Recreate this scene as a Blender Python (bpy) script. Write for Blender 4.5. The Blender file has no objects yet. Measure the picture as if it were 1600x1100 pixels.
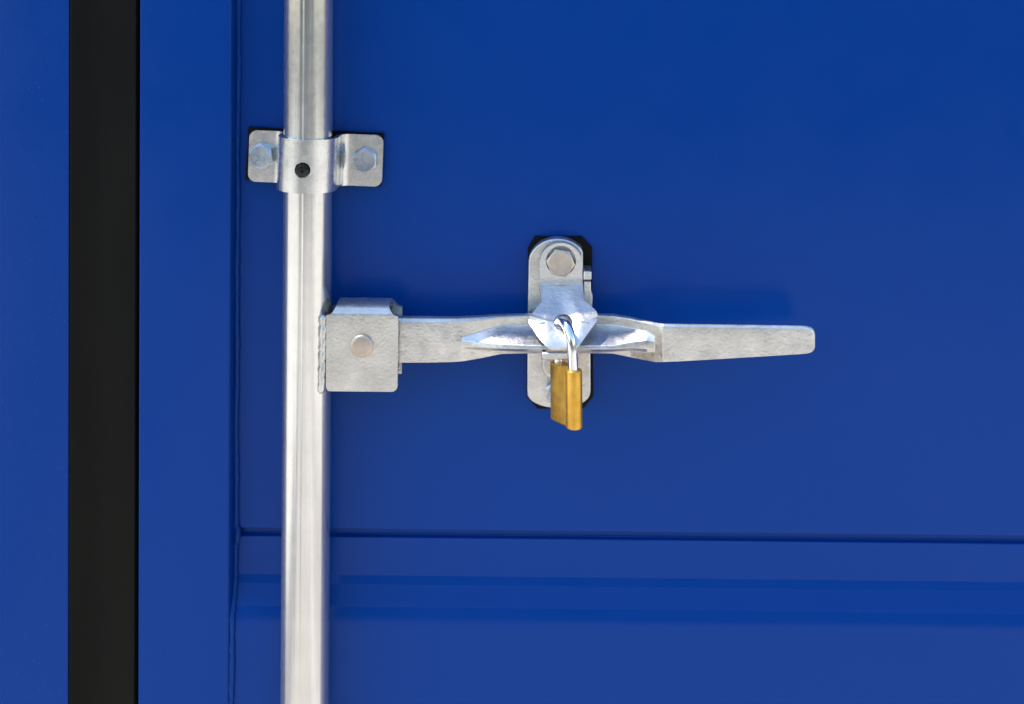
import bpy, bmesh, math, random
from mathutils import Vector, Matrix, Euler
R = math.radians
random.seed(7)
scn = bpy.context.scene
COL = scn.collection

# ------------------------------------------------------------------ camera
CAM_D = 0.95                       # metres from the door sheet to the lens
LENS, SHX, SHY = 47.5, -0.04375, -0.356
cd = bpy.data.cameras.new('camera')
cam = bpy.data.objects.new('camera', cd); COL.objects.link(cam)
cd.sensor_width = 36; cd.lens = LENS; cd.shift_x = SHX; cd.shift_y = SHY
cd.clip_start = 0.05; cd.clip_end = 2000
ROT = Matrix.Rotation(R(90 - 1.45), 3, 'X') @ Matrix.Rotation(R(0.60), 3, 'Z')
CAM = Vector((0, -CAM_D, 0))
cam.matrix_world = Matrix.Translation(CAM) @ ROT.to_4x4()
scn.camera = cam

# ------------------------------------------------------------------ light
SUN_DIR = Vector((-0.45, -0.045, 0.89)).normalized()      # towards the sun
SUN_EL = math.asin(SUN_DIR.z)
w = bpy.data.worlds.new('World'); scn.world = w; w.use_nodes = True
nt = w.node_tree
bg = nt.nodes['Background']
sky = nt.nodes.new('ShaderNodeTexSky'); sky.sky_type = 'NISHITA'; sky.sun_disc = False
sky.sun_elevation = SUN_EL
sky.sun_rotation = math.atan2(SUN_DIR.x, SUN_DIR.y)
sky.air_density = 1.3; sky.dust_density = 0.35; sky.ozone_density = 1.2
nt.links.new(sky.outputs[0], bg.inputs[0]); bg.inputs[1].default_value = 0.15
sd = bpy.data.lights.new('sun', 'SUN'); sd.energy = 2.6; sd.angle = R(0.5); sd.color = (1, 0.93, 0.84)
sun = bpy.data.objects.new('sun', sd); COL.objects.link(sun)
sun.rotation_euler = (-SUN_DIR).to_track_quat('-Z', 'Y').to_euler()
sun.location = SUN_DIR * 5
vs = scn.view_settings
vs.view_transform = 'Standard'; vs.look = 'None'; vs.gamma = 1; vs.use_curve_mapping = False
vs.exposure = 1.02
scn.cycles.max_bounces = 8

# ------------------------------------------------------------------ helpers
def W(px, py, d=0.0):
    """world point, d millimetres in front of the door sheet, seen at photograph pixel (px, py)"""
    v = ROT @ Vector(((px - 800) / 1600 + SHX, (550 - py) / 1600 + SHY, -LENS / 36))
    t = (-d / 1000 - CAM.y) / v.y
    return CAM + v * t

def obj(name, bm, mat, parent=None, smooth=35, bevel=0, seg=2, label=None, loc=None):
    bmesh.ops.recalc_face_normals(bm, faces=bm.faces)
    me = bpy.data.meshes.new(name); bm.to_mesh(me); bm.free()
    me.materials.append(mat)
    o = bpy.data.objects.new(name, me); COL.objects.link(o)
    finish(o, smooth)
    if bevel:
        b = o.modifiers.new('bevel', 'BEVEL'); b.width = bevel; b.segments = seg
        b.limit_method = 'ANGLE'; b.angle_limit = R(28); b.harden_normals = False
    if loc is not None: o.location = loc
    if parent: attach(o, parent)
    if label: o['label'] = label
    return o

def finish(o, smooth):
    me = o.data
    me.polygons.foreach_set('use_smooth', [True] * len(me.polygons))
    if smooth < 180: me.set_sharp_from_angle(angle=R(smooth))

def attach(o, parent):
    loc = parent.location.copy(); p = parent.parent
    while p: loc += p.location; p = p.parent
    o.parent = parent; o.location = o.location - loc

def thing(name, label, cat, loc, group=None):
    o = bpy.data.objects.new(name, None); COL.objects.link(o)
    o.location = loc; o.empty_display_size = 0.02
    o['label'] = label; o['category'] = cat
    if group: o['group'] = group
    return o

def struct(o):
    o['kind'] = 'structure'; return o

def bake(o):
    """replace a mesh by its modified self"""
    bpy.context.view_layer.update()
    dg = bpy.context.evaluated_depsgraph_get()
    me = bpy.data.meshes.new_from_object(o.evaluated_get(dg))
    nm = o.data.name; old = o.data
    o.modifiers.clear(); o.data = me
    bpy.data.meshes.remove(old); me.name = nm

def cut(o, bm):
    bmesh.ops.recalc_face_normals(bm, faces=bm.faces)
    me = bpy.data.meshes.new('cutter'); bm.to_mesh(me); bm.free()
    c = bpy.data.objects.new('cutter', me); COL.objects.link(c)
    m = o.modifiers.new('hole', 'BOOLEAN'); m.operation = 'DIFFERENCE'; m.object = c; m.solver = 'EXACT'
    bake(o); bpy.data.objects.remove(c); bpy.data.meshes.remove(me)

def cyl_bm(p0, p1, r, n=32, r1=None):
    return tube_bm([p0, p1], [r, r if r1 is None else r1], n)

def tube_bm(path, rad, n=16, bm=None):
    bm = bm or bmesh.new()
    path = [Vector(p) for p in path]
    if not hasattr(rad, '__len__'): rad = [rad] * len(path)
    rings = []; up = None
    for i, p in enumerate(path):
        t = (path[min(i + 1, len(path) - 1)] - path[max(i - 1, 0)]).normalized()
        if up is None:
            up = Vector((0, 0, 1)) if abs(t.z) < 0.8 else Vector((1, 0, 0))
        a = (up - t * up.dot(t)).normalized(); up = a
        b = t.cross(a)
        rings.append([bm.verts.new(p + (a * math.cos(2 * math.pi * k / n) + b * math.sin(2 * math.pi * k / n)) * rad[i]) for k in range(n)])
    for r0, r1 in zip(rings, rings[1:]):
        for k in range(n):
            bm.faces.new((r0[k], r0[(k + 1) % n], r1[(k + 1) % n], r1[k]))
    bm.faces.new(rings[0]); bm.faces.new(rings[-1][::-1])
    return bm

def loft_bm(rings, bm=None):
    bm = bm or bmesh.new()
    vr = [[bm.verts.new(p) for p in r] for r in rings]
    n = len(vr[0])
    for a, b in zip(vr, vr[1:]):
        for k in range(n):
            bm.faces.new((a[k], a[(k + 1) % n], b[(k + 1) % n], b[k]))
    bm.faces.new(vr[0]); bm.faces.new(vr[-1][::-1])
    return bm

def plate_bm(outline, d, t, bm=None):
    """plate with its front face at depth d (outline in photograph pixels at that depth), t millimetres thick"""
    bm = bm or bmesh.new()
    f = [bm.verts.new(W(x, y, d)) for x, y in outline]
    k = [bm.verts.new(v.co + Vector((0, t / 1000, 0))) for v in f]
    bm.faces.new(f); bm.faces.new(k[::-1]); n = len(f)
    for i in range(n):
        bm.faces.new((f[i], f[(i + 1) % n], k[(i + 1) % n], k[i]))
    return bm

def grid_bm(rows):
    bm = bmesh.new()
    v = [[bm.verts.new(p) for p in r] for r in rows]
    for a, b in zip(v, v[1:]):
        for i in range(len(a) - 1):
            bm.faces.new((a[i], a[i + 1], b[i + 1], b[i]))
    return bm

def extrude_x(profile, x0, x1, closed=True, n=1):
    """profile: (y, z) pairs"""
    rings = [[Vector((x0 + (x1 - x0) * k / n, y, z)) for y, z in profile] for k in range(n + 1)]
    return loft_bm(rings)

def extrude_z(profile, z0, z1):
    return loft_bm([[Vector((x, y, z)) for x, y in profile] for z in (z0, z1)])

def arc(cx, cy, r, a0, a1, n):
    return [(cx + r * math.cos(R(a0 + (a1 - a0) * k / n)), cy + r * math.sin(R(a0 + (a1 - a0) * k / n))) for k in range(n + 1)]

# ------------------------------------------------------------------ materials
def mat(name):
    m = bpy.data.materials.new(name); m.use_nodes = True
    t = m.node_tree; b = t.nodes['Principled BSDF']
    return m, t, b

def node(t, typ, **kw):
    n = t.nodes.new(typ)
    for k, v in kw.items():
        if k in n.inputs: n.inputs[k].default_value = v
        else: setattr(n, k, v)
    return n

def coords(t, scale=(1, 1, 1), rot=(0, 0, 0)):
    tc = node(t, 'ShaderNodeTexCoord'); mp = node(t, 'ShaderNodeMapping')
    mp.inputs['Scale'].default_value = scale; mp.inputs['Rotation'].default_value = rot
    t.links.new(tc.outputs['Object'], mp.inputs[0])
    return mp.outputs[0]

def noise(t, vec, scale, detail=4, rough=0.55):
    n = node(t, 'ShaderNodeTexNoise'); n.inputs['Scale'].default_value = scale
    n.inputs['Detail'].default_value = detail; n.inputs['Roughness'].default_value = rough
    t.links.new(vec, n.inputs['Vector'])
    return n.outputs['Fac']

def ramp(t, fac, stops):
    r = node(t, 'ShaderNodeValToRGB')
    e = r.color_ramp.elements
    while len(e) < len(stops): e.new(0.5)
    for el, (p, c) in zip(e, stops):
        el.position = p; el.color = (*c, 1) if hasattr(c, '__len__') else (c, c, c, 1)
    t.links.new(fac, r.inputs[0])
    return r.outputs[0]

def bump(t, b, hs):
    """hs: (height socket, strength, distance) list, chained"""
    prev = None
    for h, s, dist in hs:
        bp = node(t, 'ShaderNodeBump'); bp.inputs['Strength'].default_value = s; bp.inputs['Distance'].default_value = dist
        t.links.new(h, bp.inputs['Height'])
        if prev: t.links.new(prev, bp.inputs['Normal'])
        prev = bp.outputs[0]
    t.links.new(prev, b.inputs['Normal'])

def mixc(t, fac, a, b):
    m = node(t, 'ShaderNodeMix'); m.data_type = 'RGBA'
    for s, v in ((m.inputs[0], fac), (m.inputs[6], a), (m.inputs[7], b)):
        if hasattr(v, 'is_linked'): t.links.new(v, s)
        elif hasattr(v, '__len__'): s.default_value = (*v, 1)
        else: s.default_value = v
    return m.outputs[2]

def paint(name, col, dust=0.0, rough=0.22, peel=0.12):
    m, t, b = mat(name)
    v = coords(t)
    big = noise(t, v, 3.0, 3); fine = noise(t, v, 900, 2); mid = noise(t, v, 22, 3)
    c = mixc(t, ramp(t, mid, [(0.3, 0.0), (0.7, 0.10)]), col, tuple(x * 1.18 + 0.003 for x in col))
    speck = ramp(t, noise(t, v, 620, 1, 0.5), [(0.76, 0.0), (0.80, 1.0)])
    sp = node(t, 'ShaderNodeMath', operation='MULTIPLY'); t.links.new(speck, sp.inputs[0]); sp.inputs[1].default_value = dust
    c = mixc(t, sp.outputs[0], c, (0.16, 0.24, 0.42))
    t.links.new(c, b.inputs['Base Color'])
    t.links.new(ramp(t, mid, [(0.25, rough * 0.85), (0.75, rough * 1.25)]), b.inputs['Roughness'])
    b.inputs['Specular IOR Level'].default_value = 0.15
    bump(t, b, [(fine, peel, 0.0002), (big, 0.22, 0.004), (mid, 0.05, 0.002)])
    return m

def zinc(name, lo, hi, rough=(0.30, 0.48), grain=0.35, metallic=0.82, specks=0.5, scale=1.0, scratch=False, pit=0.25, rub=0.0):
    m, t, b = mat(name)
    v = coords(t)
    big = noise(t, v, 55 * scale, 4, 0.6); fine = noise(t, v, 520 * scale, 2, 0.5); mid = noise(t, v, 200 * scale, 3, 0.6)
    c = ramp(t, big, [(0.32, lo), (0.68, hi)])
    sp = ramp(t, noise(t, v, 640 * scale, 2, 0.7), [(0.66, 0.0), (0.76, specks)])
    c = mixc(t, sp, c, (0.20, 0.20, 0.21))
    rsock = ramp(t, mid, [(0.3, rough[0]), (0.7, rough[1])])
    hs = [(fine, grain, 0.0003), (mid, pit, 0.0006)]
    if scratch:
        sv = coords(t, (1900, 1900, 60), (0, R(32), R(20)))
        s = noise(t, sv, 1.0, 2, 0.6)
        hs.append((s, 0.20, 0.0001))
        c = mixc(t, ramp(t, s, [(0.50, 0.0), (0.75, 0.30)]), c, (0.48, 0.47, 0.46))
    if rub:                                            # drag marks of the dipping, in patches
        s = noise(t, coords(t, (230, 400, 620), (0, R(9), 0)), 1.0, 3, 0.65)
        k = node(t, 'ShaderNodeMath', operation='MULTIPLY')
        t.links.new(ramp(t, s, [(0.52, 0.0), (0.66, rub)]), k.inputs[0])
        t.links.new(ramp(t, noise(t, v, 38, 3, 0.6), [(0.42, 0.15), (0.62, 1.0)]), k.inputs[1])
        c = mixc(t, k.outputs[0], c, (0.30, 0.285, 0.27))
        hs.append((s, 0.15, 0.0004))
    t.links.new(c, b.inputs['Base Color']); t.links.new(rsock, b.inputs['Roughness'])
    b.inputs['Metallic'].default_value = metallic
    bump(t, b, hs)
    return m

BLUE = (0.0004, 0.043, 0.250)
M_blue = paint('glossy blue door paint', BLUE, dust=0.12)
M_post = paint('blue post paint with dust specks', BLUE, dust=0.5, rough=0.26)
M_weld = paint('blue painted weld', tuple(x * 0.9 for x in BLUE), rough=0.2, peel=0.3)
M_rod = zinc('galvanised tube', (0.68, 0.67, 0.65), (0.74, 0.73, 0.71), (0.17, 0.22), 0.04, 0.92, 0.0, scratch=True, pit=0.012)
M_clamp = zinc('zinc plated strip', (0.64, 0.64, 0.635), (0.80, 0.795, 0.78), (0.18, 0.30), 0.05, 0.94, 0.08, pit=0.03)
M_box = zinc('hot dip galvanised bracket', (0.56, 0.545, 0.515), (0.74, 0.725, 0.69), (0.26, 0.40), 0.60, 0.87, 0.28, pit=0.12)
M_handle = zinc('hot dip galvanised forging', (0.56, 0.55, 0.53), (0.78, 0.765, 0.735), (0.26, 0.40), 0.55, 0.87, 0.15, pit=0.12, rub=0.45)
M_catch = zinc('galvanised cast steel', (0.58, 0.57, 0.55), (0.76, 0.75, 0.725), (0.26, 0.40), 0.55, 0.88, 0.35, pit=0.22)
M_hasp = zinc('galvanised hasp plate', (0.68, 0.68, 0.675), (0.78, 0.78, 0.775), (0.30, 0.40), 0.50, 0.86, 0.25, pit=0.12)
M_bolt = zinc('zinc plated bolt', (0.34, 0.39, 0.46), (0.47, 0.52, 0.60), (0.24, 0.34), 0.18, 0.95, 0.0, pit=0.1)
M_pin = zinc('dull steel pin head', (0.50, 0.42, 0.34), (0.68, 0.59, 0.50), (0.36, 0.46), 0.25, 0.85, 0.3, pit=0.2)
M_wtube = zinc('galvanised weld', (0.55, 0.54, 0.52), (0.80, 0.79, 0.77), (0.25, 0.42), 0.5, 0.85, 0.6, pit=0.8)

m, t, b = mat('polished chrome shackle'); M_chrome = m
v = coords(t)
t.links.new(ramp(t, noise(t, v, 120, 3), [(0.3, 0.10), (0.75, 0.20)]), b.inputs['Roughness'])
b.inputs['Base Color'].default_value = (0.80, 0.80, 0.82, 1); b.inputs['Metallic'].default_value = 1
bump(t, b, [(noise(t, coords(t, (300, 300, 4000)), 1, 2), 0.05, 0.0001)])

m, t, b = mat('aged brass'); M_brass = m
v = coords(t)
c = ramp(t, noise(t, v, 70, 4, 0.65), [(0.3, (0.66, 0.35, 0.045)), (0.72, (0.89, 0.52, 0.095))])
c = mixc(t, ramp(t, noise(t, coords(t, (420, 420, 60)), 1, 4, 0.7), [(0.5, 0.0), (0.8, 0.35)]), c, (0.34, 0.19, 0.05))
t.links.new(c, b.inputs['Base Color']); b.inputs['Metallic'].default_value = 0.85
t.links.new(ramp(t, noise(t, v, 200, 3), [(0.3, 0.30), (0.7, 0.44)]), b.inputs['Roughness'])
bump(t, b, [(noise(t, v, 1400, 2), 0.25, 0.0002), (noise(t, v, 90, 3), 0.15, 0.0008)])

m, t, b = mat('black rubber'); M_rubber = m
v = coords(t, (1, 1, 0.25))
t.links.new(ramp(t, noise(t, v, 18, 4), [(0.3, (0.003, 0.0028, 0.0024)), (0.75, (0.0075, 0.0062, 0.0045))]), b.inputs['Base Color'])
t.links.new(ramp(t, noise(t, v, 30, 3), [(0.3, 0.42), (0.7, 0.6)]), b.inputs['Roughness'])
b.inputs['Specular IOR Level'].default_value = 0.12
bump(t, b, [(noise(t, v, 500, 3), 0.2, 0.0003), (noise(t, v, 14, 3), 0.2, 0.003)])

m, t, b = mat('black plastic plug'); M_plug = m
b.inputs['Base Color'].default_value = (0.006, 0.006, 0.006, 1); b.inputs['Roughness'].default_value = 0.25
bump(t, b, [(noise(t, coords(t), 300, 3), 0.4, 0.001)])

m, t, b = mat('pale concrete'); M_conc = m
v = coords(t)
c = ramp(t, noise(t, v, 0.9, 6, 0.65), [(0.3, (0.53, 0.475, 0.39)), (0.7, (0.63, 0.565, 0.465))])
c = mixc(t, ramp(t, noise(t, v, 40, 3), [(0.4, 0.0), (0.8, 0.35)]), c, (0.42, 0.39, 0.34))
# light and dark ground bands added to give the bar reflected stripes
sx = node(t, 'ShaderNodeSeparateXYZ'); t.links.new(v, sx.inputs[0])
mr = node(t, 'ShaderNodeMapRange'); t.links.new(sx.outputs[0], mr.inputs[0])
mr.inputs[1].default_value = -5; mr.inputs[2].default_value = 5
reflect_tint = ramp(t, mr.outputs[0], [(0.0, (1.25, 1.25, 1.25)), (0.265, (0.45, 0.46, 0.50)), (0.345, (0.92, 0.90, 0.87)), (0.59, (1.15, 1.15, 1.18)), (0.65, (0.84, 0.83, 0.82)), (0.76, (1.25, 1.24, 1.22))])
t.nodes[-1].color_ramp.interpolation = 'CONSTANT'
mm_ = node(t, 'ShaderNodeMix'); mm_.data_type = 'RGBA'; mm_.blend_type = 'MULTIPLY'; mm_.inputs[0].default_value = 1
t.links.new(c, mm_.inputs[6]); t.links.new(reflect_tint, mm_.inputs[7]); c = mm_.outputs[2]
t.links.new(c, b.inputs['Base Color']); b.inputs['Roughness'].default_value = 0.9
bump(t, b, [(noise(t, v, 60, 4), 0.3, 0.004)])

m, t, b = mat('rough dark grassland'); M_grass = m
v = coords(t)
c = ramp(t, noise(t, v, 0.4, 6, 0.7), [(0.3, (0.045, 0.045, 0.038)), (0.7, (0.085, 0.08, 0.066))])
t.links.new(c, b.inputs['Base Color']); b.inputs['Roughness'].default_value = 1.0

# ------------------------------------------------------------------ setting
GZ = -1.45
APRON = 6.5
def sheet(x0, y0, x1, y1, z):
    bm = bmesh.new()
    bm.faces.new([bm.verts.new(p) for p in ((x0, y0, z), (x1, y0, z), (x1, y1, z), (x0, y1, z))])
    return bm
struct(obj('ground', sheet(-400, -400, 400, 400, GZ - 0.004), M_grass))
struct(obj('pavement', sheet(-9, -APRON, 9, 0.6, GZ), M_conc))
# unseen dark rise added in front for paint and metal to reflect
bm = bmesh.new(); N = 96
ring0 = []; ring1 = []; ring2 = []
for k in range(N):
    u = k / (N - 1) - 0.5
    a = math.pi * 1.5 + R(58) * u
    h = 11.5 + 1.4 * math.sin(k * 0.7) + 1.0 * math.sin(k * 1.9 + 1) + random.random() * 0.8
    h *= min(1, (0.5 - abs(u)) * 8 + 0.05)
    c, s = math.cos(a), math.sin(a)
    ring0.append(bm.verts.new((c * 42, s * 42, GZ - 0.3))); ring1.append(bm.verts.new((c * 50, s * 50, GZ + h)))
    ring2.append(bm.verts.new((c * 75, s * 75, GZ + h * 0.9)))
for a_, b_ in ((ring0, ring1), (ring1, ring2)):
    for k in range(N - 1): bm.faces.new((a_[k], a_[k + 1], b_[k + 1], b_[k]))
struct(obj('reflection_hills', bm, M_grass))

# ------------------------------------------------------------------ door
mm = 0.001
zT, zB = 0.40, GZ + 0.12
xs = lambda px, d=0: W(px, 600, d).x
zz = lambda py, d=0: W(900, py, d).z
ST_D = 14                                   # the stile stands this far proud of the sheet
door = thing('container_door', 'blue painted steel container door with long flat panel and vertical stile right of black seal', 'door',
             (xs(800), 0, zB))
# sheet with the pressed groove and the outward step below it
z1, z2 = zz(830.5), zz(843)
zs = zz(901)
prof = [(0.0, zT), (0.0, z1 + 0.0075), (0.0002, z1 + 0.0035), (0.0007, z1), (0.0058, z1 - 0.0003),
        (0.0030, z2 + 0.0003), (-0.0004, z2), (-0.0001, z2 - 0.0045), (0.0, z2 - 0.008)]
zs = zz(901)
prof = [(0.0, zT), (0.0, z1), (0.0045, z1 - 0.0004), (0.0045, z2 + 0.0002), (0.0, z2)]
prof += [(0.0, zs + 0.012)]
# tilt of the sheet in degrees at each millimetre below the fold: shallow facet, steeper ramp, long soft shoulder
TILTS = [(0, 0), (0.9, 14), (6.2, 14.5), (6.8, 29), (18.4, 30), (19.2, 16), (25.5, 12), (34, 0)]
T3 = 0.034
def tilt(t):
    t *= 1000
    for (t0, a0), (t1, a1) in zip(TILTS, TILTS[1:]):
        if t <= t1: return a0 + (a1 - a0) * (t - t0) / (t1 - t0)
    return 0.0
def rise(t):
    t = max(0.0, min(T3, t)); n_ = 120
    return sum(math.tan(R(tilt(t * (k + 0.5) / n_))) for k in range(n_)) * t / n_
RISE = rise(T3)
for k in range(0, 109): prof.append((-rise(T3 * k / 108), zs - T3 * k / 108))
zlow = zs - T3
prof += [(-RISE, zlow - 0.002), (-RISE, zB)]
prof += [(0.03, zB), (0.03, zT)]
bm = extrude_x(prof, xs(340), xs(800) + 1.3)
obj('door_panel', bm, M_blue, door, smooth=50, bevel=0.0005)

# stile
xa, xb = W(216.5, 600, ST_D).x, W(360, 600, ST_D).x
r = 0.0028; yF = -ST_D * mm
pf = [(xa, 0.03)] + arc(xa + 0.0016, yF + 0.0016, 0.0016, 180, 270, 5) + arc(xb - r, yF + r, r, 270, 360, 7) + [(xb, 0.03)]
obj('stile', extrude_z(pf, zB, zT), M_blue, door, smooth=60)

def sheet_y(z): return -rise(zs - z)
# weld between stile and sheet: a wandering bead
path, rad = [], []
z = -0.62
xw = xb + 0.0012
while z < 0.32:
    path.append(Vector((xw + random.uniform(-0.00022, 0.00022) + 0.0002 * math.sin(z * 61), sheet_y(z) * 0.92 - 0.0012 + random.uniform(-0.0003, 0.0003), z)))
    rad.append(0.0022 + random.uniform(-0.0002, 0.00025) + 0.0002 * math.sin(z * 133))
    z += 0.0032
obj('weld_seam', tube_bm(path, rad, 12), M_weld, door, smooth=180)
# runs of weld where the pressed lines of the sheet meet the stile
bm = bmesh.new()
for zc, dz, r0 in ((z2 + 0.002, 0.014, 0.0026),):
    pts = [Vector((xw + 0.0012, -0.002 - (0.003 if zc < z2 else 0), zc + dz * (k / 8 - 0.5))) for k in range(9)]
    tube_bm(pts, [r0 * (0.45 + 0.55 * math.sin(math.pi * k / 8)) + random.uniform(0, .0003) for k in range(9)], 12, bm)
obj('weld_patch', bm, M_weld, door, smooth=180)

# rubber seal
x0, x1, x2 = W(108, 600, 13).x, W(136, 600, 11).x, xa - 0.0004
pf = [(x0, 0.02), (x0, -0.0132), (x0 + 0.001, -0.0138), (x1, -0.0112), (x1 + 0.013, -0.0108), (x1 + 0.015, -0.0112), (x2 - 0.003, -0.0118), (x2 - 0.0015, -0.0095), (x2 - 0.0008, -0.004), (x2, 0.02)]
obj('rubber_seal', extrude_z(pf, zB, zT), M_rubber, door, smooth=20, bevel=0.0005, label='black rubber seal strip beside the stile')

# frame post to the left of the seal: its face turns away slightly towards its outer corner
xp = x0 - 0.0004
pf = [(xp, 0.05), (xp, -0.0132), (xp - 0.0008, -0.014)]
for k in range(1, 25):
    a = k / 24
    pf.append((xp - 0.0008 - 0.085 * a, -0.014 + 0.007 * a ** 2.6))
for k in range(1, 9):
    a = R(90 * k / 8)
    pf.append((xp - 0.0858 - 0.03 * math.sin(a), -0.007 + 0.03 * (1 - math.cos(a))))
pf.append((xp - 0.116, 0.05))
frame = thing('container_frame', 'smooth blue steel frame post of the container left of the black rubber seal', 'container frame', (xp - 0.05, 0, zB))
obj('corner_post', extrude_z(pf, zB, zT), M_post, frame, smooth=40)
# the header over the doors stands proud and keeps the high, grazing sun off them
HD, HZ = 0.0742, 0.42
obj('header', extrude_x([(-HD, HZ), (-HD, HZ + 0.16), (0.35, HZ + 0.18), (0.35, HZ + 0.02), (-0.02, HZ)], -1.6, 2.2), M_blue, frame, smooth=30, bevel=0.002)

# ------------------------------------------------------------------ locking bar
RD = 26.0                                   # depth of the bar's axis
rx = W(481, 260, RD).x
rr = 0.0165
bar = thing('locking_bar', 'tall round galvanised locking bar running vertically past the clamp', 'bar', (rx, -RD * mm, zB + 0.05))
n = 240
BUMPS = [(-48, 6, -0.00007), (-28, 7, 0.00005), (-14, 3, -0.00006), (21, 3.5, -0.00006), (33, 5, 0.00006), (52, 6, 0.00005)]
def bar_ring(z):
    out = []
    for k in range(n):
        a = 2 * math.pi * k / n
        # a: 270 degrees faces the camera; rolled seam a little left of the middle
        q = math.degrees(a) - 266
        dr = -0.00026 * math.exp(-(q / 2.6) ** 2) + 0.00014 * math.exp(-((q - 9) / 5) ** 2)
        for c_, w_, h_ in BUMPS: dr += h_ * math.exp(-((q - c_) / w_) ** 2)
        out.append(Vector((rx + (rr + dr) * math.cos(a), -RD * mm + (rr + dr) * math.sin(a), z)))
    return out
obj('tube', loft_bm([bar_ring(-0.95 + 0.1 * k) for k in range(14)]), M_rod, bar, smooth=60)

# hinge bracket: one strip folded over the handle, cut narrower at the fold
BF, BB = 40.0, 12.0
br = (BF - BB) / 2
zb0, zb1 = W(566, 612, BF).z, W(566, 496, BF).z
xl, xr = W(509.5, 550, BF).x, W(621.5, 550, BF).x
xnl, xnr = W(530, 480, BF - br).x, W(610, 480, BF - br).x
zf = W(566, 467.5, BF - br).z - (zb1 + 0.001)          # rise of the fold
rows = []
def brow(y, z, a, b_):
    return [Vector((a + (b_ - a) * k / 12, y, z)) for k in range(13)]
cr = 0.0042
for k in range(7):                                    # rounded lower corners
    a = R(90 * k / 6)
    ins = cr * (1 - math.sin(a))
    rows.append(brow(-BF * mm, zb0 + cr * (1 - math.cos(a)), xl + ins * 0.6, xr - ins))
hN = 0.0075                                           # height of the notch below the fold
for k in range(1, 8):
    rows.append(brow(-BF * mm, zb0 + cr + (zb1 + 0.001 - zb0 - cr) * k / 7, xl, xr))
steps = []
for k in range(1, 41):                                # the fold, front to back
    a = 180 * k / 40
    y = -(BF - br) * mm - br * mm * math.cos(R(a)); zz_ = zb1 + 0.001 + zf * math.sin(R(a))
    def narrow(s):                                    # s: 0 at full width, 1 at the neck
        s = max(0, min(1, s)); return math.sqrt(1 - (1 - s) ** 2)
    f = narrow(a / 55) if a < 90 else narrow((180 - a) / 55)
    rows.append(brow(y, zz_, xl + (xnl - xl) * f, xr + (xnr - xr) * f))
for k in range(1, 8):
    rows.append(brow(-BB * mm, zb1 + 0.001 - (zb1 - zb0 - 0.004) * k / 7, xl, xr))
brk = obj('hinge_bracket', grid_bm(rows), M_box, None, smooth=40)
s = brk.modifiers.new('solid', 'SOLIDIFY'); s.thickness = 0.0042; s.offset = 1
bake(brk)
# keep the outer face where it was drawn
bm = bmesh.new(); bm.from_mesh(brk.data)
cz = zb1; ycen = -(BF - br) * mm
outer = max(abs(v_.co.y - ycen) for v_ in bm.verts)
if outer > br * mm + 0.001:                            # solidify grew outwards: bring it in
    for v_ in bm.verts:
        dz = max(0, v_.co.z - (zb1 + 0.001)); vec = Vector((0, v_.co.y - ycen, dz))
        vec = vec.normalized() * 0.0042; v_.co -= vec
bm.to_mesh(brk.data); bm.free()
finish(brk, 40)
bv = brk.modifiers.new('bevel', 'BEVEL'); bv.width = 0.0008; bv.segments = 2; bv.limit_method = 'ANGLE'; bv.angle_limit = R(40)
attach(brk, bar)
# weld between bracket and tube
path, rad = [], []
for k in range(34):
    a = k / 33
    px = 505.5 - 3.5 * a ** 2; py = 492 + 122 * a
    p = W(px, py, 37.5)
    path.append(p + Vector((random.uniform(-.0004, .0004), random.uniform(-.0003, .0003), 0)))
    rad.append(0.0027 + random.uniform(-0.0003, 0.0003) - (0.0012 if k in (0, 33) else 0))
obj('weld_bead', tube_bm(path, rad, 12), M_wtube, brk, smooth=180)
# pin
pc = W(565.5, 540, BF)
prof = [(0.0, -2.6), (5.2, -2.5), (6.9, -2.3), (7.6, -1.7), (7.8, -0.8), (7.7, 1.5)]
bm = bmesh.new(); rings = []
for rr_, yy in prof[1:]:
    rings.append([Vector((pc.x + rr_ * mm * math.cos(2 * math.pi * k / 40), pc.y + yy * mm, pc.z + rr_ * mm * math.sin(2 * math.pi * k / 40))) for k in range(40)])
obj('pivot_pin', loft_bm(rings), M_pin, bar, smooth=50)

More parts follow.
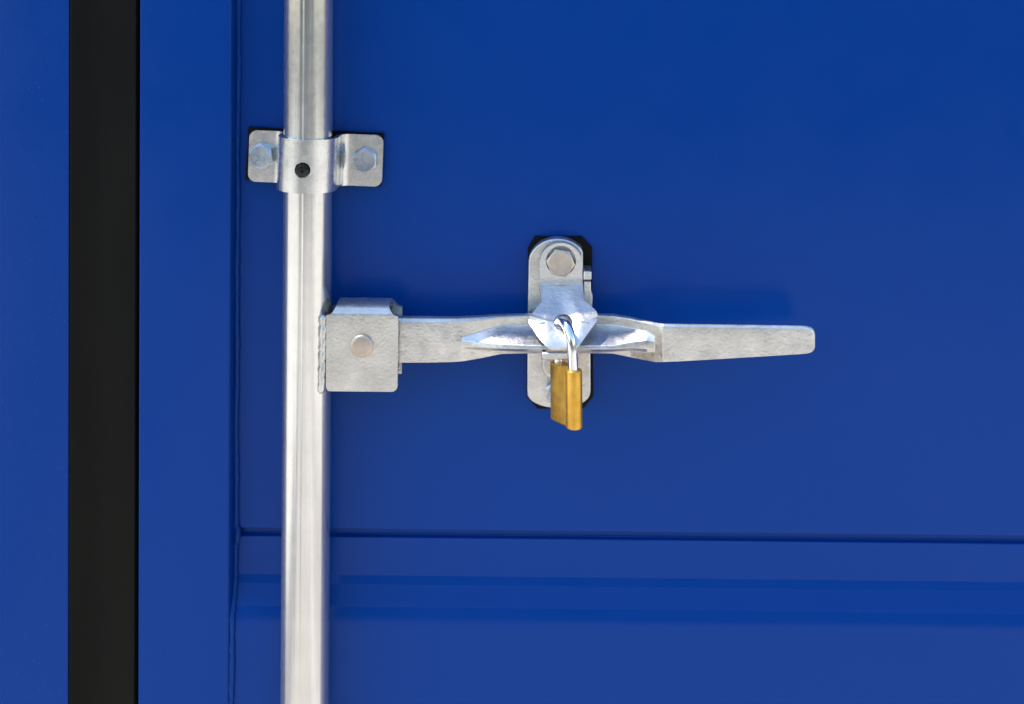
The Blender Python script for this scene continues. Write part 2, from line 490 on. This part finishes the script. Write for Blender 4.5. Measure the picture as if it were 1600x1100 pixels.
# ------------------------------------------------------------------ locking handle
S = {}
def sec(x, A, B, C, D, E, F, G, H): return (x, [A, B, C, D, E, F, G, H])
def flat(x, a, b_, g, f, k, kb=None):                       # plain bar: front face at depth f, back at k
    c = lambda u: b_ + (g - b_) * u
    return sec(x, (a, k), (b_, f), (c(.30), f), (c(.48), f), (c(.62), f), (c(.72), f), (g, f), (g - (f - k) * .50, k if kb is None else kb))
HS = [
    flat(548, 492, 502, 566, 33, 19), flat(622, 493, 502.5, 567, 33, 19), flat(670, 493.5, 503, 567, 33, 19),
    sec(708, (494, 19), (502.5, 33), (522, 33), (531, 33), (540, 33), (546, 33), (566, 33), (559, 19)),
    sec(722, (493.5, 19), (501.5, 33), (527, 33), (532, 33.6), (541, 33.6), (546, 33), (565, 33), (558, 19)),
    sec(752, (492, 19), (499.5, 32.5), (518, 32), (536, 38), (543.5, 38.5), (547, 34), (560, 33), (553, 19)),
    sec(784, (490, 19), (496, 31), (508.5, 30), (538, 43.5), (545, 44), (548, 35), (553.5, 33), (547, 19)),
    sec(830, (489, 19), (494.5, 30), (508, 28.5), (540, 46), (546, 46.5), (549, 35), (552.5, 33), (546, 19)),
    sec(880, (488.5, 19), (494.5, 30), (508, 28), (540, 46), (546, 46.5), (549, 35), (552.5, 33), (546, 19)),
    sec(930, (489, 19), (494, 30), (507, 28), (540, 46), (546, 46.5), (549, 35), (552.5, 33), (546, 19)),
    sec(958, (490, 19), (495, 30), (508, 28), (540, 46), (546, 46.5), (549, 35), (553, 33), (547, 19)),
    sec(984, (494, 20), (498.5, 33.5), (512, 33), (535, 45.5), (544, 46), (548, 36), (558.5, 35), (551, 20)),
    sec(1010, (500, 26), (504.5, 42), (517, 42), (532, 47), (545, 47.5), (550, 44), (563.5, 42.5), (557, 26)),
    flat(1023, 503.0, 507, 566, 47.5, 45.5, 36), flat(1036, 505.0, 509, 565.8, 52.5, 50.5, 41),
    flat(1060, 505.5, 509.5, 565, 52, 50, 41), flat(1120, 506.3, 510.3, 561.5, 51.5, 49.5, 41), flat(1190, 507.3, 511.3, 557.3, 51, 49, 41),
    flat(1250, 508.2, 512.2, 553.6, 50.5, 48.5, 41),
]
# rounded end
for xx, s in ((1261, 0.6), (1267, 2.2), (1271, 5.0), (1273.5, 10.0)):
    HS.append(flat(xx, 508.4 + s, 512.4 + s * 0.95, 553.2 - s, 50.5 - s * 0.06, 48.5, 41))
rings = []
for x, pts in HS:
    (ya, da), (yb_, db_) = pts[0], pts[1]
    if x < 1020:                                   # rounded upper edge
        lead = [(ya + 2.5, da), (ya, max(da + 5, db_ - 5)), (ya + (yb_ - ya) * .42, db_ - 1.6)]
    else:                                          # the grip is a wedge: its back slopes down towards the door
        lead = [(ya + 14.5, da - 9), (ya, da), (ya + 2.2, db_ - 0.8)]; pts[1] = (yb_ + 1.5, db_)
    rings.append([W(x, y, d) for y, d in lead + pts[1:]])
handle = obj('locking_lever', loft_bm(rings), M_handle, None, smooth=40)
sb = handle.modifiers.new('bevel', 'BEVEL'); sb.width = 0.0011; sb.segments = 3; sb.limit_method = 'ANGLE'; sb.angle_limit = R(24)
handle['label'] = 'long galvanised forged steel handle pointing right with wide flat grip'; handle['category'] = 'lever'

# ------------------------------------------------------------------ bolts
def bolt_bm(af, h, rc, rot=0, tilt=(0, 0)):
    """hex head: af across flats, h high, face circle rc (mm), axis towards the viewer (-Y), base at y = 0"""
    bm = bmesh.new(); N = 96
    lo, hi, top, dome = [], [], [], []
    ap = af / 2
    for k in range(N):
        a = 2 * math.pi * k / N
        q = (a + math.pi / 6) % (math.pi / 3) - math.pi / 6
        rh = min(ap / math.cos(q), ap * 1.145)
        zt = h - max(0, rh - rc) * math.tan(R(32))
        c, s_ = math.cos(a + R(rot)), math.sin(a + R(rot))
        lo.append(bm.verts.new((rh * c * mm, 0, rh * s_ * mm)))
        hi.append(bm.verts.new((rh * c * mm, -zt * mm, rh * s_ * mm)))
        top.append(bm.verts.new((rc * c * mm, -h * mm, rc * s_ * mm)))
        dome.append(bm.verts.new((rc * .55 * c * mm, -(h - 0.15) * mm, rc * .55 * s_ * mm)))
    for A, B in ((lo, hi), (hi, top), (top, dome)):
        for k in range(N): bm.faces.new((A[k], A[(k + 1) % N], B[(k + 1) % N], B[k]))
    bm.faces.new(dome); bm.faces.new(lo[::-1])
    return bm
def bolt(pos, af, h, rc, rot, tilt, parent, material=None):
    o = obj('bolt', bolt_bm(af, h, rc, rot), material or M_bolt, None, smooth=25)
    o.rotation_euler = (R(tilt[0]), 0, R(tilt[1])); o.location = pos
    attach(o, parent)
    return o

# ------------------------------------------------------------------ clamp round the bar
EF = 8.0                                    # front of the ears
cc = W(492.5, 247.5, EF)
clamp = thing('bar_clamp', 'zinc plated strap clamp bolted round the upper part of the vertical bar', 'clamp', (cc.x, 0, cc.z))
TH = R(1.7)                                 # sits a little crooked
def tw(p):                                  # turn about the clamp's middle
    q = p - cc; c, s_ = math.cos(TH), math.sin(TH)
    return Vector((cc.x + q.x * c + q.z * s_, p.y, cc.z - q.x * s_ + q.z * c))
exl, exr = W(388.5, 243, EF).x, W(598, 250, EF).x
Hh = (W(492, 207.5, EF).z - W(492, 288, EF).z) / 2
ro = 0.0205; t_ = 0.0031; fr = 0.0065
cy = -RD * mm
P = []                                      # (x, y) along the strip, outer face
# left ear to fillet, up the side, over, down, right ear
yE = -EF * mm
for k in range(13): P.append((exl + (rx - ro - fr - exl) * k / 12, yE))
for k in range(1, 9):
    a = R(90 * k / 8); P.append((rx - ro - fr + fr * math.sin(a), yE - fr + fr * math.cos(a)))
ys = yE - fr
for k in range(0, 41):
    a = R(180 - 180 * k / 40); P.append((rx + ro * math.cos(a), min(cy, ys - 0.0005) - ro * math.sin(a)))
for k in range(8, -1, -1):
    a = R(90 * k / 8); P.append((rx + ro + fr - fr * math.sin(a), yE - fr + fr * math.cos(a)))
for k in range(1, 13): P.append((rx + ro + fr + (exr - rx - ro - fr) * k / 12, yE))
# refine the ends so the corners are round
rc_ = 0.0055
def endpts(x0, x1): return [x0 + (x1 - x0) * (1 - math.cos(R(90 * k / 8))) for k in range(9)]
P = [(x, yE) for x in endpts(exl, exl + rc_)] + [p for p in P if p[0] > exl + rc_ + 1e-4 and p[0] < exr - rc_ - 1e-4] + [(x, yE) for x in endpts(exr, exr - rc_)[::-1]]
rows = []
for x, y in P:
    dd = min(x - exl, exr - x)
    h = Hh if dd >= rc_ else Hh - rc_ + math.sqrt(max(0, rc_ ** 2 - (rc_ - dd) ** 2))
    rows.append([tw(Vector((x, y, cc.z + h * (k / 4 - 1)))) for k in range(0, 9)])
strap = obj('strap', grid_bm(rows), M_clamp, None, smooth=50)
# thickness towards the door / the bar
bm = bmesh.new(); bm.from_mesh(strap.data); bm.normal_update()
vb = {}
flip = sum(f.normal.y for f in bm.faces) > 0
bm.free()
s = strap.modifiers.new('solid', 'SOLIDIFY'); s.thickness = t_; s.offset = 1 if flip else -1
bake(strap)
hp = W(473, 265.5, RD + 19)
hole_axis = Vector((hp.x - rx, hp.y - cy, 0)).normalized()
cut(strap, cyl_bm(Vector((rx, cy, hp.z)) + hole_axis * 0.012, Vector((rx, cy, hp.z)) + hole_axis * 0.03, 0.0053, 40))
finish(strap, 45)
bv = strap.modifiers.new('bevel', 'BEVEL'); bv.width = 0.0007; bv.segments = 2; bv.limit_method = 'ANGLE'; bv.angle_limit = R(45)
attach(strap, clamp)
# plug in the hole: slotted cap
c0 = Vector((rx, cy, hp.z))
bm = tube_bm([c0 + hole_axis * 0.0155, c0 + hole_axis * 0.0192, c0 + hole_axis * 0.0200, c0 + hole_axis * 0.0203], [0.0047, 0.0047, 0.0043, 0.0030], 32)
plug = obj('plug', bm, M_plug, None, smooth=40)
side = hole_axis.cross(Vector((0, 0, 1)))
def box_bm(c, ax, ay, az):
    bm = bmesh.new(); v_ = []
    for i in (-1, 1):
        for j in (-1, 1):
            for k in (-1, 1): v_.append(bm.verts.new(c + ax * i + ay * j + az * k))
    for f in ((0, 1, 3, 2), (4, 6, 7, 5), (0, 4, 5, 1), (2, 3, 7, 6), (0, 2, 6, 4), (1, 5, 7, 3)): bm.faces.new([v_[i] for i in f])
    return bm
cut(plug, box_bm(c0 + hole_axis * 0.0205 + Vector((0, 0, 0.0025)), hole_axis * 0.0012, side * 0.0006, Vector((0, 0, 0.004))))
finish(plug, 40)
attach(plug, clamp)
# rubber pad: slightly ragged edge
bm = bmesh.new()
def ragged(c):
    out = []
    for (xa_, ya_), (xb_, yb_) in zip(c, c[1:] + c[:1]):
        for k in range(10):
            a = k / 10; j = random.uniform(-.6, .6)
            out.append((xa_ + (xb_ - xa_) * a + j, ya_ + (yb_ - ya_) * a + j))
    return out
obj('rubber_pad', plate_bm(ragged([(388.5, 199), (600, 208.5), (595, 291.5), (383, 280.5)]), 3.0, 3.0), M_rubber, clamp, smooth=30)
bl = W(411, 243.5, EF)
bolt(bl + Vector((0, 0.0012, 0)), 16.2, 7.2, 7.3, 8, (-3, -6), clamp)
bolt(W(571, 249.5, EF), 16.0, 5.0, 7.4, 0, (0, 0), clamp)

# ------------------------------------------------------------------ catch for the handle
PF = 13.0
kc = W(874, 505, 0)
catch = thing('handle_catch', 'galvanised catch with swivelling hasp that holds the handle shut', 'catch', (kc.x, 0, kc.z))
obj('rubber_pad', plate_bm([(836, 370), (909, 370), (925, 387), (927, 619), (911, 638.5), (840, 638.5), (822.5, 619), (825, 388)], 3.0, 3.0), M_rubber, catch, smooth=30)
def outline_catch():
    o = []
    o += [(825.5, 411)]
    for k in range(1, 19):                       # rounded top, flatter at the right
        a = 180 - 180 * k / 18 * 0.80
        o.append((871.5 + 46 * math.cos(R(a)), 411 - 38 * math.sin(R(a))))
    o += [(911, 396), (911.5, 470), (922.5, 478), (923, 611)]
    for k in range(1, 16):
        a = 180 * k / 16
        o.append((873 + 50 * math.cos(R(a)), 611 + 27.5 * math.sin(R(a)) ** 0.85))
    o += [(823.5, 611), (824, 500)]
    return o
obj('back_plate', plate_bm(outline_catch(), PF, PF - 3.0), M_catch, catch, smooth=30, bevel=0.0010)
# guide tab at the right of the plate
bm = plate_bm([(911.8, 424), (924.5, 424), (924.5, 438), (911.8, 438)], 21, 18)
obj('guide_tab', bm, M_catch, catch, smooth=30, bevel=0.0008)
obj('guide_tab', plate_bm([(912, 439.5), (923.5, 439.5), (923.5, 455), (926, 462), (925, 492), (911.8, 492)], 17, 9), M_catch, catch, smooth=30, bevel=0.0008)
# loop under the handle through which the padlock passes: front bar and two arms
bm = plate_bm([(846, 551.5), (890, 551.5), (890, 562.5), (847, 562.5)], 54, 3.5)
obj('lower_loop', bm, M_catch, catch, smooth=30, bevel=0.0010)
for xa_, xb_ in ((846.6, 853), (888, 896)):
    bm = plate_bm([(xa_, 552), (xb_, 552), (xb_, 562), (xa_, 562)], 50.6, 43.0)
    obj('loop_arm', bm, M_catch, catch, smooth=30, bevel=0.0008)
bm = plate_bm([(846, 556), (904, 556), (904, 592), (860, 592), (851, 587), (846, 578)], 19, 8)
obj('lower_boss', bm, M_catch, catch, smooth=30, bevel=0.0020, seg=3)
bolt(W(876.5, 408, PF + 0.5), 17.6, 8.2, 8.0, 22, (-2, -2), catch, M_pin)
bolt(W(873, 611, PF), 17.0, 7.0, 7.8, 0, (0, 0), catch)

# swivelling hasp
NU = 24
U = [-1 + 2 * k / NU for k in range(NU + 1)]
FD = 19.0                                   # front of the flat tail
rows = []
def hrow(xl_, xr_, yf, df):
    out = []
    for u in U:
        x = (xl_ + xr_) / 2 + (xr_ - xl_) / 2 * u
        out.append(W(x, yf(u), df(u)))
    return out
cx0 = 876.5
for k in range(0, 9):                       # round top
    a = R(6 + 84 * k / 8)
    hw = 33.5 * math.sin(a)
    yc = 413 - 33.5 * math.cos(a)
    rows.append(hrow(cx0 - hw, cx0 + hw, lambda u: yc, lambda u: FD))
for yy in (422, 432, 440):
    rows.append(hrow(843.2, 910, lambda u: yy, lambda u: FD))
rows.append(hrow(843.8, 910.5, lambda u: 444.5, lambda u: FD + 0.4))
rows.append(hrow(844.5, 911, lambda u: 448, lambda u: FD + 2.0))
def crest(u): return 503.5 - 14.5 * abs(u) ** 1.35 - 2.0 * u
def nose(u): return 41.5 - 6.0 * max(0, abs(u) - 0.5)
tail = lambda u: 448
for f, xl_, xr_ in ((0.20, 845.3, 911.3), (0.42, 846, 912), (0.52, 846, 912.5), (0.56, 845.5, 914), (0.72, 840, 921.5), (0.88, 834.5, 928), (0.97, 831.5, 931.5), (1.0, 830.5, 932)):
    # straight ramp from the fold to the crest
    yv = lambda u, f=f: 448 + (crest(u) - 448) * f
    dv = lambda u, f=f: (FD + 2) + (nose(u) - FD - 2) * f ** 1.02
    rows.append(hrow(xl_, xr_, yv, dv))
rows.append(hrow(828.0, 933.3, lambda u: crest(u) + 2.5, lambda u: nose(u) + 1.6))
rows.append(hrow(826.0, 933.6, lambda u: crest(u) + 7.5, lambda u: nose(u) + 3.6 - 3.0 * u * u))
fr_ = [(0.13, 826.5, 932.5, 6.0), (0.34, 834.5, 924, 9.0), (0.52, 841, 917, 11.4), (0.68, 847, 911, 13.2), (0.82, 852, 906, 14.3), (0.92, 857.5, 900, 14.2), (0.97, 863, 894, 13.2), (1.0, 870, 888, 11.4)]
for f, xl_, xr_, ex in fr_:
    def yv(u, f=f):
        top = crest(u) + 7.5
        return top + (549.5 - 2 * u * (1 - f) - top) * f
    def dv(u, f=f, ex=ex, w_=(xr_ - xl_) / 107.0):
        return nose(u * w_) + ex - 3.0 * u * u * w_ * (1 - f)
    rows.append(hrow(xl_, xr_, yv, dv))
hasp = obj('swivel_hasp', grid_bm(rows), M_hasp, None, smooth=180)
me = hasp.data
ny = sum(p.normal.y * p.area for p in me.polygons)
s = hasp.modifiers.new('solid', 'SOLIDIFY'); s.thickness = 0.0040; s.offset = 1 if ny > 0 else -1; s.use_even_offset = False
bake(hasp)
bp = W(876.5, 407.5, FD)
cut(hasp, cyl_bm(bp + Vector((0, 0.012, 0)), bp + Vector((0, -0.012, 0)), 0.0104, 48))
hc = W(880, 503.5, 43.5)
cut(hasp, tube_bm([hc + Vector((0.0, 0.016, -0.0085)), hc + Vector((0, -0.012, 0.0065))], 0.0064, 32))
finish(hasp, 22)
bv = hasp.modifiers.new('bevel', 'BEVEL'); bv.width = 0.0007; bv.segments = 2; bv.limit_method = 'ANGLE'; bv.angle_limit = R(42)
attach(hasp, catch)
# two small raised marks on the face of the hasp
for px_, py_, u_ in ((846.5, 505, -0.66), (913.5, 501.5, 0.66)):
    c = W(px_, py_, nose(u_) + 3.1)
    bm = bmesh.new(); bmesh.ops.create_uvsphere(bm, u_segments=16, v_segments=10, radius=1)
    for v_ in bm.verts: v_.co = c + Vector((v_.co.x * 0.0028, v_.co.y * 0.0009, v_.co.z * 0.0012))
    obj('raised_pip', bm, M_hasp, hasp, smooth=180)

# ------------------------------------------------------------------ padlock
NEAR_D, FAR_D = 63.0, 46.5
pn_top = W(896.5, 577.5, NEAR_D); pf_top = W(872.5, 571, FAR_D)
zt = pn_top.z
n2, f2 = Vector((pn_top.x, pn_top.y)), Vector((pf_top.x, pf_top.y))
Hb = (W(896, 577, NEAR_D).z - W(896, 668, NEAR_D).z)
lock = thing('padlock', 'small brass padlock with chrome shackle hanging from the hasp', 'padlock', (n2.x, n2.y, zt - Hb))
ax = (f2 - n2); L = ax.length; ax.normalize(); sd_ = Vector((-ax.y, ax.x))
RL = 0.0055
def lock_outline(shr):
    """figure-eight plan: a round lobe about each shackle leg, straight waist between"""
    r_ = RL - shr; wst = 0.0040 - shr; pts = []
    nk = math.degrees(math.asin(min(1, wst / r_)))
    for k in range(29):
        a = R(180 + nk - (360 - 2 * -0 ) * 0) if False else R(nk + (360 - 2 * nk) * k / 28)
        pts.append(n2 + ax * (r_ * math.cos(a)) + sd_ * (r_ * math.sin(a)))
    # far end: flatter body with two chamfers
    q = []
    r2 = 0.0054 - shr
    for u_, v_ in ((-0.0030, -r2 * 0.93), (0.0018, -r2), (0.0050 - shr, -r2 * 0.62), (0.0058 - shr, 0), (0.0050 - shr, r2 * 0.62), (0.0018, r2), (-0.0030, r2 * 0.93)):
        q.append(f2 + ax * u_ + sd_ * v_)
    return pts, q
def ring(shr, z):
    p, q = lock_outline(shr)
    allp = p + q
    return [Vector((v_.x, v_.y, z)) for v_ in allp]
rings = [ring(0.0006, zt), ring(0.0001, zt - 0.0005), ring(0, zt - 0.0012), ring(0, zt - Hb + 0.0012), ring(0.0001, zt - Hb + 0.0005), ring(0.0006, zt - Hb)]
body = obj('lock_body', loft_bm(rings), M_brass, None, smooth=40)
# hangs a touch out of true
TL = R(1.2)
for v_ in body.data.vertices:
    dz = v_.co.z - zt; v_.co.x -= math.tan(TL) * dz
attach(body, lock)
# shackle
SR = 0.0033
pts = [W(896.3, 590, NEAR_D), W(895.3, 570, NEAR_D), W(894, 548, NEAR_D), W(892.5, 532, 62.3), W(890, 519, 60.5), W(886, 508.5, 57.5), W(881, 502.5, 52.5), W(876, 501, 46), W(873, 505, 42), W(872, 514, 42), W(872, 530, 44), W(872.2, 550, FAR_D), W(872.5, 580, FAR_D)]
def smooth_path(p, it=3):
    for _ in range(it):
        q = [p[0]]
        for a, b_ in zip(p, p[1:]): q += [a * .75 + b_ * .25, a * .25 + b_ * .75]
        q.append(p[-1]); p = q
    return p
obj('shackle', tube_bm(smooth_path(pts), SR, 24), M_chrome, lock, smooth=180)
